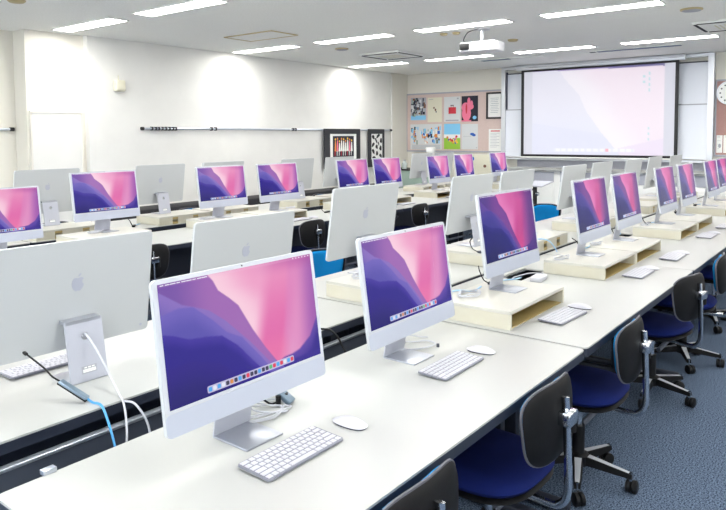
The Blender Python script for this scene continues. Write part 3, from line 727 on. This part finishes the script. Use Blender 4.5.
# ------------------------------------------------------------------ keyboards
keyw = {}
def key_mesh(w_):
    k = round(w_, 4)
    if k not in keyw: keyw[k] = MB().bbox(-w_/2, w_/2, -.0068, .0068, 0, .0022, 'key_white', .0012, 1).mesh('key')
    return keyw[k]
KT = Matrix.Rotation(R(2.2), 4, 'X')
def key_layout():
    W = .2685*.98; out = []; u = W/14.5
    rowsk = [[1.45]+[1]*12+[1.05], [1]*13+[1.5], [1.5]+[1]*12+[1], [1.75]+[1]*11+[1.75], [2.25]+[1]*10+[2.25], [1, 1, 1, 1.25, 5, 1.25, 1, 1, 1, 1]]
    for j, rw in enumerate(rowsk):
        s = sum(rw); x = -W/2; y = .0457-.0177*j
        for q in rw:
            wd = W*q/s; out.append((x+wd/2, y, wd-.0028)); x += wd
    return out
def make_keyboard(full):
    r = empty('keyboard')
    T = Matrix(((1, 0, 0, 0), (0, 0, 1, 0), (0, 1, 0, 0), (0, 0, 0, 1)))
    g = MB(); g.prism(rrect(.271, .1115, .009, 4), .0045, 'key_base', KT @ Matrix.Translation((0, 0, .0055)) @ T, True); g.bbox(-.12, .12, .030, .046, 0, .008, 'key_base', .002); g.bbox(-.12, .12, -.05, -.044, 0, .005, 'key_base', .001); g.build('base_plate', r)
    if full:
        for (x, y, wd) in key_layout():
            o = bpy.data.objects.new('key', key_mesh(wd)); COL.objects.link(o); o.parent = r
            o.matrix_local = KT @ Matrix.Translation((x, y, .0098))
    else:
        g = MB()
        for (x, y, wd) in key_layout(): g.box(x-wd/2, x+wd/2, y-.0068, y+.0068, .0098, .0118, 'key_white', KT)
        g.build('key_field', r)
    return r
kA = make_keyboard(True); TREE[kA.name] = kids(kA)
kF = make_keyboard(False); TREE[kF.name] = kids(kF)
put(kA, 0, (1.175, 1.138, DZ), 0, 'white keyboard with clearly visible keys, in front of the nearest lit computer', 'keyboard', 'white keyboards')
put(kA, 1, (1.964, 1.141, DZ), .011, 'white keyboard in front of the second lit computer', 'keyboard', 'white keyboards')
put(kA, 1, (1.12, 2.272, DZ), pi-.01, 'white keyboard partly hidden behind the nearest computer seen from behind', 'keyboard', 'white keyboards')
kl = [(2.804, 1.074, -.06, 'third lit computer'), (3.935, 1.068, 0, 'fourth lit computer'), (4.602, 1.040, .014, 'fifth lit computer'), (5.72, 1.05, 0, 'sixth lit computer'), (6.38, 1.03, 0, 'seventh lit computer'), (7.47, 1.05, 0, 'eighth lit computer')]
for i, (x, y, rz, nm) in enumerate(kl):
    put(kF, i > 0, (x, y, DZ), rz, 'white keyboard in front of the riser of the %s, right-hand row' % nm, 'keyboard', 'white keyboards')
for i, x in enumerate((3.90, 4.62, 5.75, 6.43, 7.55)):
    put(kF, 1, (x, 4.36, DZ), 0, 'white keyboard in front of the %s lit computer of the far row' % O[i+2], 'keyboard', 'white keyboards')

# ------------------------------------------------------------------ mice
def make_mouse():
    r = empty('computer_mouse'); nx, ny = 16, 10; vs = []; fs = []
    def prof(a, t):     # a around, t 0..1 centre->rim
        ca, sa = cos(a), sin(a); e = .8
        x = .0565*math.copysign(abs(ca)**e, ca)*t; y = .0285*math.copysign(abs(sa)**e, sa)*t
        return x, y
    n = 28; ts = (0.0, .3, .55, .75, .9, 1.0)
    for t_ in ts:
        for j in range(n):
            x, y = prof(2*pi*j/n, t_); z = .0055+.0155*(1-t_**2.6)*(1-.35*(x/.0565)**2)*(1.0+.12*(-x/.0565)); vs.append((x, y, z))
    for i in range(len(ts)-1):
        for j in range(n): fs.append((i*n+j, i*n+(j+1) % n, (i+1)*n+(j+1) % n, (i+1)*n+j))
    k = len(vs)
    for j in range(n): x, y = prof(2*pi*j/n, .96); vs.append((x, y, .0035))
    for j in range(n): fs.append(((len(ts)-1)*n+j, (len(ts)-1)*n+(j+1) % n, k+(j+1) % n, k+j))
    g = MB(); g.add(vs, fs, 'key_white', True); g.build('shell', r)
    g = MB(); T = Matrix(((1, 0, 0, 0), (0, 0, 1, 0), (0, 1, 0, 0), (0, 0, 0, 1)))
    g.prism([prof(2*pi*j/n, .92) for j in range(n)], .0042, 'ink', T); g.build('base', r)
    return r
mo = make_mouse(); TREE[mo.name] = kids(mo)
ml = [(1.397, 1.133, .0, 'beside the keyboard of the nearest lit computer'), (2.171, 1.139, .05, 'beside the keyboard of the second lit computer'), (3.006, 1.073, 0, 'right of the keyboard at the nearest riser'),
      (4.13, 1.06, 0, 'at the fourth lit computer of the right-hand row'), (4.80, 1.035, 0, 'at the fifth lit computer of the right-hand row'), (5.93, 1.04, 0, 'at the sixth lit computer of the right-hand row'), (6.59, 1.03, 0, 'at the seventh lit computer of the right-hand row'),
      (.935, 2.30, pi, 'at the left picture edge beside the half hidden keyboard'), (4.10, 4.36, 0, 'beside the keyboard of the third lit computer of the far row'), (4.83, 4.36, 0, 'beside the keyboard of the fourth lit computer of the far row')]
for i, (x, y, rz, lab) in enumerate(ml):
    put(mo, i > 0, (x, y, DZ), rz+pi/2, 'white wireless mouse '+lab, 'mouse', 'white computer mice')

# ------------------------------------------------------------------ chairs
def pad(m, W, H, zc, y0, th, curv, k, e=.62, side=1, zt=0.0, dome=1.0, n=40):
    """curved upright pad: superellipse outline, centre y0, thickness th towards +y*side"""
    ts = (0.0, .35, .65, .85, .95, 1.0); vs = []; fs = []
    def pt(a, t_, off):
        ca, sa = cos(a), sin(a)
        x = W*math.copysign(abs(ca)**e, ca)*t_; z = H*math.copysign(abs(sa)**e, sa)*t_
        x *= 1+.10*(z/H)
        y = y0+curv*(abs(x)/W)**2+zt*(z/H)**2+off
        return (x, y, zc+z)
    nr = len(ts)
    for s_ in (0, 1):
        for t_ in ts:
            h = math.sqrt(max(0, 1-t_**5))
            off = side*(th/2+(th/2*h if s_ else -th/2*h*.9)*(dome if s_ else 1))
            for j in range(n): vs.append(pt(2*pi*j/n, t_, off))
    for s_ in (0, 1):
        for i in range(nr-1):
            for j in range(n):
                a = (s_*nr+i)*n
                fs.append((a+j, a+(j+1) % n, a+n+(j+1) % n, a+n+j))
    m.add(vs, fs, k, True)
def hpad(m, W, D, z, th, k, e=.66, dome=.012, n=40, drop=.02):
    ts = (0.0, .4, .7, .88, .96, 1.0); vs = []; fs = []
    for s_ in (0, 1):
        for t_ in ts:
            h = math.sqrt(max(0, 1-t_**6))
            for j in range(n):
                a = 2*pi*j/n; ca, sa = cos(a), sin(a)
                x = W*math.copysign(abs(ca)**e, ca)*t_; y = D*math.copysign(abs(sa)**e, sa)*t_
                zz = z+(th/2*h+dome*(1-t_*t_) if s_ else -th/2*h)-drop*max(0, y/D)**3
                vs.append((x, y, zz))
    for s_ in (0, 1):
        for i in range(5):
            for j in range(n):
                a = (s_*6+i)*n; fs.append((a+j, a+(j+1) % n, a+n+(j+1) % n, a+n+j))
    m.add(vs, fs, k, True)
CW, CHH = .170, .122
def make_chair():
    r = empty('office_chair')
    g = MB(); hpad(g, .212, .212, .415, .055, 'fabric_royal'); g.v = [q+Vector((0, .02, 0)) for q in g.v]; g.build('seat', r)
    g = MB(); hpad(g, .209, .209, .385, .03, 'shell_black', dome=0); g.v = [q+Vector((0, .02, 0)) for q in g.v]; g.bbox(-.09, .09, -.11, .09, .345, .385, 'black_plastic', .01); g.build('seat_pan', r)
    zc = .612
    g = MB(); pad(g, CW, CHH, zc, -.256, .022, .036, 'shell_black', zt=.012); sh = g.build('back_shell', r)
    g = MB(); pts = []
    for j in range(49):
        a = 2*pi*j/48; ca, sa = cos(a), sin(a); e = .62
        x = CW*math.copysign(abs(ca)**e, ca); z = CHH*math.copysign(abs(sa)**e, sa); x *= 1+.10*(z/CHH)
        pts.append((x, -.256+.036*(abs(x)/CW)**2+.012*(z/CHH)**2+.016, zc+z))
    g.tube(pts, .0045, 'piping_grey', 6, cap=False); g.build('piping', sh)
    g = MB(); pad(g, CW-.024, CHH-.010, zc, -.240, .032, .036, 'fabric_azure', zt=.012); g.build('back_cushion', r)
    g = MB(); pts = [(0, -.262, .695), (0, -.268, .60), (0, -.274, .45), (0, -.270, .385), (0, -.248, .352), (0, -.21, .343), (0, -.06, .352)]
    g.tube(spline(pts, 6), .007, 'chrome', 12, rx=.013); g.build('support_bar', r)
    g = MB(); g.bbox(-.032, .032, -.292, -.246, .612, .656, 'chrome', .006); g.build('clamp', r)
    g = MB(); g.tube([(.04, -.268, .575), (.04, -.268, .64)], .013, 'black_plastic', 10); g.tube([(.02, -.268, .63), (.05, -.268, .63)], .006, 'chrome', 8); g.build('adjusting_knob', r)
    g = MB(); g.tube([(0, 0, .35), (0, 0, .22)], .014, 'chrome', 14); g.tube([(0, 0, .24), (0, 0, .07)], .026, 'black_plastic', 16); g.build('gas_column', r)
    g = MB(); g.tube([(.05, .02, .345), (.20, .06, .335), (.24, .06, .335)], .006, 'chrome', 8); g.build('height_lever', r)
    g = MB(); g.lathe([(.03, .06), (.045, .07), (.045, .11), (.03, .12)], (0, 0, 0), 'black_plastic', 20); g.build('hub', r)
    for k in range(5):
        a = 2*pi*k/5-pi/2; d = Vector((cos(a), sin(a), 0)); s_ = Vector((-sin(a), cos(a), 0))
        g = MB(); vs = []
        for (rr_, w_, z0, z1) in ((.03, .022, .075, .110), (.14, .018, .070, .0955), (.228, .013, .066, .084)):
            vs += [d*rr_-s_*w_+Vector((0, 0, z0)), d*rr_+s_*w_+Vector((0, 0, z0)), d*rr_+s_*w_*.8+Vector((0, 0, z1)), d*rr_-s_*w_*.8+Vector((0, 0, z1))]
        fs = [(0, 1, 2, 3), (8, 11, 10, 9)]
        for q in (0, 4): fs += [(q, q+4, q+5, q+1), (q+1, q+5, q+6, q+2), (q+3, q+2, q+6, q+7), (q, q+3, q+7, q+4)]
        g.add(vs, fs, 'shell_black')
        top = [d*.045-s_*.015+Vector((0, 0, .1115)), d*.045+s_*.015+Vector((0, 0, .1115)), d*.215+s_*.009+Vector((0, 0, .0885)), d*.215-s_*.009+Vector((0, 0, .0885))]
        g.add(top, [(0, 1, 2, 3)], 'satin_metal'); 
        leg = g.build('base_leg', r)
        g = MB(); c = d*.222; g.tube([c+Vector((0, 0, .09)), c+Vector((0, 0, .055))], .007, 'chrome', 8)
        ax = (d*cos(k*1.3)+s_*sin(k*1.3)).normalized(); c2 = c+s_.cross(Vector((0, 0, 1)))*0-ax.cross(Vector((0, 0, 1)))*.012
        for q in (-1, 1):
            p0 = c2+ax*q*.002+Vector((0, 0, .0275)); p1 = c2+ax*q*.023+Vector((0, 0, .0275))
            g.tube([p0, p0.lerp(p1, .15), p0.lerp(p1, .8), p1], [.024, .0272, .0272, .020], 'black_plastic', 18)
        g.build('caster', leg)
    return r
ch = make_chair()
for c in kids(ch): TREE[c.name] = kids(c)
TREE[ch.name] = kids(ch)
CG = 'blue office chairs'
B = 'blue office chair '
chairs = [(1.22, 1.00, 0, B+'with only its curved backrest edge showing at the bottom edge'),
 (1.965, 1.00, R(-2), B+'nearest with its whole backrest in view, at the second computer'),
 (2.81, 1.00, R(1), B+'at the third computer, its whole rolling base on view'),
 (3.975, 1.00, R(-14), B+'at the fourth computer, turned slightly, base on view'),
 (4.70, .99, R(4), B+'at the fifth computer, near the right picture edge'),
 (5.75, 1.0, 0, B+'at the right picture edge, farthest of the aisle chairs'),
 (1.17, 2.40, pi, B+'with its seat seen through the gap behind the nearest desk'),
 (3.25, 2.78, pi-.52, B+'with bright back seen below the third computer seen from behind'),
 (6.88, 2.81, pi-1.0, B+'with bright curved blue back between two rear computers of the near row'),
 (2.77, 4.28, 0, B+'with black back seen right of the nearest computer seen from behind'),
 (4.50, 4.28, 0, B+'with black back and chrome clamp at the fourth far-row computer'),
 (6.30, 4.28, 0, B+'with black back and chrome clamp at the sixth far-row computer'),
 (3.02, 5.66, pi, B+'behind the far row, seen under the leftmost computer seen from behind'),
 (4.50, 5.66, pi, B+'behind the far row, azure back strip left of the third lit screen'),
 (6.62, 5.66, pi, B+'behind the far row, azure back strip below the dancers picture'),
 (9.75, 5.75, pi, B+'farthest, azure back strip below the blue magnet')]
for i, (x, y, rz, lab) in enumerate(chairs):
    put(ch, i > 0, (x, y, 0), rz, lab, 'chair', CG)

# ------------------------------------------------------------------ cables and adapters
def thing_mesh(name, m, label, cat, group=None): return tag(m.build(name), label, cat, group)
# nearest back computer: black plug, adapter with blue lead, white power lead through the stand
r = empty('network_adapter', (1.06, 1.97, DZ))
m = MB(); P0 = Vector((1.06, 1.97, DZ))
def loc(pts): return [Vector(q)-P0 for q in pts]
a0 = Vector((.996, 1.931, .762)); a1 = Vector((1.040, 1.856, .712)); ax = (a1-a0).normalized(); sd = ax.cross(Vector((0, 0, 1))).normalized(); un = sd.cross(ax)
T = Matrix((ax, sd, un)).transposed().to_4x4(); T.translation = (a0+a1)/2-P0
m.bbox(-.05, .05, -.012, .012, -.002, .006, 'adapter_steel', .003, T=T); m.bbox(-.052, .052, -.0115, .0115, -.007, -.001, 'black_plastic', .002, T=T); m.build('body', r)
m = MB(); m.tube(spline(loc([a0, a0-ax*.03, (.985, 2.00, .79), (.972, 2.07, .818), (.969, 2.088, .824)])), .0028, 'black_plastic', 8)
m.bbox(-.016, .012, -.005, .005, -.004, .004, 'black_plastic', .002, T=Matrix.Translation(Vector((.969, 2.088, .824))-P0) @ Matrix.Rotation(R(80), 4, 'Z')); m.build('plug_lead', r)
m = MB(); m.tube(spline(loc([a1, a1+ax*.02, (1.05, 1.80, .704), (1.035, 1.745, .685), (1.02, 1.68, .62), (1.01, 1.64, .54)])), .0036, 'cable_blue', 8); m.build('network_lead', r)
tag(r, 'grey adapter with black plug lead and blue network cable on the nearest rear desk', 'adapter')
m = MB(); m.tube(spline([(1.144, 2.055, .846), (1.14, 2.03, .852), (1.14, 1.98, .82), (1.135, 1.90, .76), (1.12, 1.82, .715), (1.10, 1.76, .70), (1.07, 1.70, .64), (1.04, 1.67, .54)]), .0034, 'cable_white', 8)
m.tube(spline([(1.11, 1.775, .703), (1.12, 1.73, .700), (1.135, 1.69, .64), (1.13, 1.67, .54)]), .0034, 'cable_white', 8)
m.cyl((1.144, 2.052, .846), .008, .012, 'cable_white', 'y', 12)
thing_mesh('power_cable', m, 'white power cable running from the nearest rear stand down into the desk gap', 'cable')
m = MB(); m.bbox(.742, .775, 1.528, 1.548, .70, .712, 'aluminium_rail', .002)
thing_mesh('cable_clip', m, 'small silver clip on the back edge of the nearest desk', 'clip')

def coil(x, y, z, s, seed, k='cable_white', rad=.0026):
    q = random.Random(seed); m = MB(); pts = []
    for i in range(26):
        a = i*.75; rr_ = s*(.7+.3*q.random()); pts.append((x+rr_*1.3*cos(a), y+rr_*.75*sin(a), z+.004+.0006*i*(.5+q.random())))
    m.tube(spline(pts, 4), rad, k, 6); return m
# cables behind the two bare-desk computers
m = MB()
for i, (a, b) in enumerate(((.05, .0), (.075, .02), (.03, .03), (.09, -.01))):
    m.tube(spline([(1.19, 1.375, .83), (1.22, 1.40, .78), (1.25+a, 1.42-b, .715), (1.30+a, 1.395-b*2, .706), (1.335+a*.5, 1.36-b, .706), (1.30, 1.335+b, .706), (1.23, 1.36+b, .706)]), .0026, 'cable_white', 6)
thing_mesh('power_cable', m, 'loops of thin white cable behind the nearest lit computer', 'cable')
r = empty('network_adapter', (1.385, 1.415, DZ)); m = MB()
m.bbox(-.018, .018, -.045, .045, .03, .045, 'adapter_steel', .003, T=Matrix.Rotation(R(18), 4, 'Z') @ Matrix.Rotation(R(35), 4, 'X')); m.build('body', r)
m = MB(); m.cyl((-.014, -.03, .0), .008, .03, 'black_plastic'); m.cyl((.014, -.032, .0), .008, .03, 'black_plastic'); m.build('plug', r)
m = MB(); m.tube(spline([(-.012, -.03, .012), (-.04, -.02, .012), (-.07, .0, .05), (-.075, .02, .09)]), .003, 'black_plastic', 8); m.build('plug_lead', r)
tag(r, 'small steel adapter with black plugs behind the nearest lit computer', 'adapter')
m = MB(); m.tube(spline([(1.985, 1.385, .80), (2.03, 1.41, .73), (2.10, 1.40, .706), (2.15, 1.36, .706), (2.13, 1.31, .706), (2.05, 1.33, .706), (1.99, 1.38, .706)]), .003, 'cable_white', 6)
m.tube(spline([(1.98, 1.39, .78), (2.06, 1.44, .75), (2.16, 1.43, .71), (2.19, 1.38, .706)]), .0026, 'cable_white', 6); m.cyl((2.125, 1.295, .700), .006, .012, 'ink', n=8)
thing_mesh('power_cable', m, 'white cable loop behind the second lit computer', 'cable')
# white cable piles + power bricks
for i, (x, y, z_, s, lab) in enumerate(((2.63, 1.44, DZ+RH, .06, 'coiled white cable on the nearest riser, left of its computer'), (3.72, 1.44, DZ+RH, .055, 'coiled white cable on the riser of the fourth lit computer'), (4.35, 1.45, DZ+RH, .05, 'coiled white cable on the riser of the fifth lit computer'),
        (2.64, 2.06, DZ+RH, .05, 'coiled white cable below the third computer seen from behind'), (3.96, 1.93, DZ+RH, .05, 'coiled white cable below the fourth computer seen from behind'), (4.48, 1.95, DZ+RH, .05, 'coiled white cable below the fifth computer seen from behind'),
        (5.50, 1.45, DZ+RH, .05, 'coiled white cable on the riser of the sixth lit computer'), (3.74, 4.62, DZ+RH, .07, 'coiled white cable on the riser of the third far-row computer'), (4.80, 4.64, DZ+RH, .05, 'coiled white cable on the riser of the fourth far-row computer'), (2.70, 4.64, DZ+RH, .05, 'coiled white cable on the riser of the second far-row computer'))):
    m = coil(x, y, z_, s, i+10); tag(m.build('power_cable'), lab, 'cable', 'coiled white cables')
def brick(x, y, z_, rz, lead, lab):
    r = empty('power_adapter', (x, y, z_), rz); MB().bbox(-.06, .06, -.032, .032, 0, .026, 'key_white', .006, 3).build('body', r)
    MB().tube(spline(lead), .0035, 'cable_white', 8).build('power_lead', r); tag(r, lab, 'power adapter')
brick(3.45, 1.46, DZ, .1, [(.06, 0, .012), (.11, .0, .006), (.16, .03, .006), (.13, .09, .006), (.0, .13, .006), (-.10, .12, .01)], 'white power brick with curved lead between the first two risers, on the desk')
brick(4.03, 2.02, DZ, .2, [(.06, 0, .012), (.12, .04, .006), (.10, .10, .006)], 'white power brick on the rear desk behind the cable holes') if 0 else None
brick(5.15, 1.38, DZ, .1, [(.06, 0, .012), (.11, .0, .006), (.15, .05, .006), (.05, .1, .006)], 'white power brick between the fifth and sixth lit computers')
# hanging / lying adapters at the rear computers
def hang(x, lab, y=1.80):
    r = empty('network_adapter', (x, y, DZ))
    m = MB(); m.bbox(-.013, .013, -.012, .0, -.005, .075, 'adapter_steel', .003); m.bbox(-.0135, .0135, -.013, .0, .0, .012, 'black_plastic', .002); m.build('body', r)
    m = MB(); m.tube(spline([(0, -.006, .073), (.008, -.005, .11), (.03, .03, .15), (.03, .08, .175), (0, .13, .178), (-.02, .18, .178)]), .0032, 'black_plastic', 8); m.bbox(-.045, -.01, .15, .20, .172, .184, 'black_plastic', .003); m.build('plug_lead', r)
    m = MB(); m.tube(spline([(0, -.006, -.003), (.01, -.015, .006), (.05, -.02, .004), (.10, -.05, -.02), (.12, -.08, -.10)]), .0036, 'cable_paleblue', 8); m.build('network_lead', r)
    tag(r, lab, 'adapter')
hang(2.60, 'slim adapter hanging from a black lead on the riser of the third rear computer')
hang(5.50, 'slim adapter hanging from a black lead on the riser of the sixth rear computer')
def lying(x, y, z_, rz, lab, body='black_plastic', lead='cable_paleblue'):
    r = empty('network_adapter', (x, y, z_), rz)
    MB().bbox(-.045, .045, -.013, .013, .0, .014, body, .003).build('body', r)
    MB().tube(spline([(-.045, 0, .008), (-.08, .01, .03), (-.085, .03, .07), (-.05, .06, .085)]), .003, 'black_plastic', 8).build('plug_lead', r)
    MB().tube(spline([(.045, 0, .008), (.09, -.01, .005), (.14, -.03, .004), (.19, -.035, .004)]), .0035, lead, 8).build('network_lead', r)
    tag(r, lab, 'adapter')
lying(3.66, 1.90, DZ+RH, -.5, 'grey adapter with pale blue lead lying below the fourth rear computer', 'tray_steel')
lying(2.92, 1.46, DZ+RH, -.1, 'dark green-grey adapter lying behind the third lit computer stand', 'tray_steel')
lying(5.62, 1.46, DZ+RH, 0, 'dark adapter lying behind the sixth lit computer stand')
lying(4.07, 1.44, DZ+RH, .3, 'dark adapter behind the fourth lit computer stand')
lying(4.76, 1.45, DZ+RH, .3, 'dark adapter behind the fifth lit computer stand')
lying(6.55, 1.46, DZ+RH, .3, 'dark adapter behind the seventh lit computer stand')
lying(7.35, 1.46, DZ+RH, .1, 'dark adapter behind the eighth lit computer stand')
lying(3.42, 5.24, DZ, .9, 'dark adapter with black plug lead on the far row, left of the second rear stand')
lying(5.25, 4.55, DZ, .2, 'black adapter on the far row desk, left of the fifth lit screen')
# blue leads over the desk gap
def lead(pts, k, lab, rad=.004): thing_mesh('network_cable', MB().tube(spline(pts), rad, k, 8) if 0 else _l(pts, k, rad), lab, 'cable')
def _l(pts, k, rad): m = MB(); m.tube(spline(pts), rad, k, 8); return m
lead([(2.50, 1.66, .60), (2.56, 1.60, .69), (2.60, 1.52, DZ+RH+.010), (2.70, 1.46, DZ+RH+.006), (2.80, 1.47, DZ+RH+.006)], 'cable_paleblue', 'pale blue cable crossing the gap at the nearest riser')
lead([(4.20, 1.98, DZ+RH+.006), (4.27, 1.88, DZ+RH+.006), (4.33, 1.79, DZ+RH+.008), (4.37, 1.745, .74), (4.38, 1.68, .62)], 'cable_paleblue', 'pale blue cable hanging over a riser with cable holes')
lead([(1.86, 2.02, .706), (1.93, 1.90, .706), (2.02, 1.80, .706), (2.05, 1.74, .69), (2.06, 1.68, .6)], 'black_plastic', 'black cable on the rear desk right of the nearest screen')

# black upright with tilted pale tray, seen left of the bright blue chair
r = empty('document_stand', (7.52, 3.24, 0))
m = MB(); m.bbox(-.02, .02, -.02, .02, .02, .88, 'black_plastic', .004); m.build('pole', r)
m = MB(); m.bbox(-.18, .18, -.16, .16, 0, .025, 'black_plastic', .01); m.build('base', r)
m = MB(); m.bbox(.0, .36, -.12, .12, .83, .845, 'counter_grey', .004, T=Matrix.Translation((0, 0, .08)) @ Matrix.Rotation(R(-6), 4, 'Y') @ Matrix.Translation((0, 0, -.02))); m.build('tray', r)
m = MB(); m.cyl((.0, -.045, .80), .022, .03, 'chrome', 'y', 14); m.build('clamp_knob', r)
tag(r, 'black upright stand with a pale tilted tray left of the bright blue chair', 'stand')

# picture thrown on the projection screen
def proj_pic(u, v):
    bg = (224, 224, 236)
    if u < .065 or u > .935: return (206, 207, 220) if u < .065 or u > .935 else bg
    u = (u-.065)/.87
    if v < .004+.022*u: return mixc((150, 120, 190), (60, 36, 130), sm(.1, .9, u))
    ub = interp(((0, .22), (.1, .26), (.3, .38), (.5, .44), (.75, .56), (1, .70)), v)
    c = mixc((228, 226, 240), (222, 224, 242), sm(.3, .9, v)) if u < ub else mixc((244, 238, 246), (242, 226, 238), sm(.0, .25, u-ub-.05))
    if u < ub and v > .62+.25*u: c = mixc(c, (216, 218, 240), .7)
    if u > ub and v > .95-.35*max(0, u-.6): c = (232, 216, 238)
    for (a, b) in ((.90, .10), (.90, .16), (.90, .22), (.90, .28), (.86, .13), (.86, .19), (.90, .70), (.90, .76), (.90, .82)):
        if abs(u-a) < .008 and abs(v-b) < .014: c = (160, 220, 224)
    if .93 < v < .965 and .18 < u < .80:
        c = (244, 244, 252) if int((u-.18)*60) % 3 else (226, 228, 242)
        if abs(u-.60) < .01: c = (240, 130, 150)
    return c
me = picture_mesh('picture', 2.62, 1.52, 200, 116, proj_pic, 'projected', Matrix.Translation((-.0015, 0, 2.665)) @ Matrix.Rotation(-pi/2, 4, 'Z'))
o = bpy.data.objects.new('projected_picture', me); COL.objects.link(o); o.parent = PSCREEN
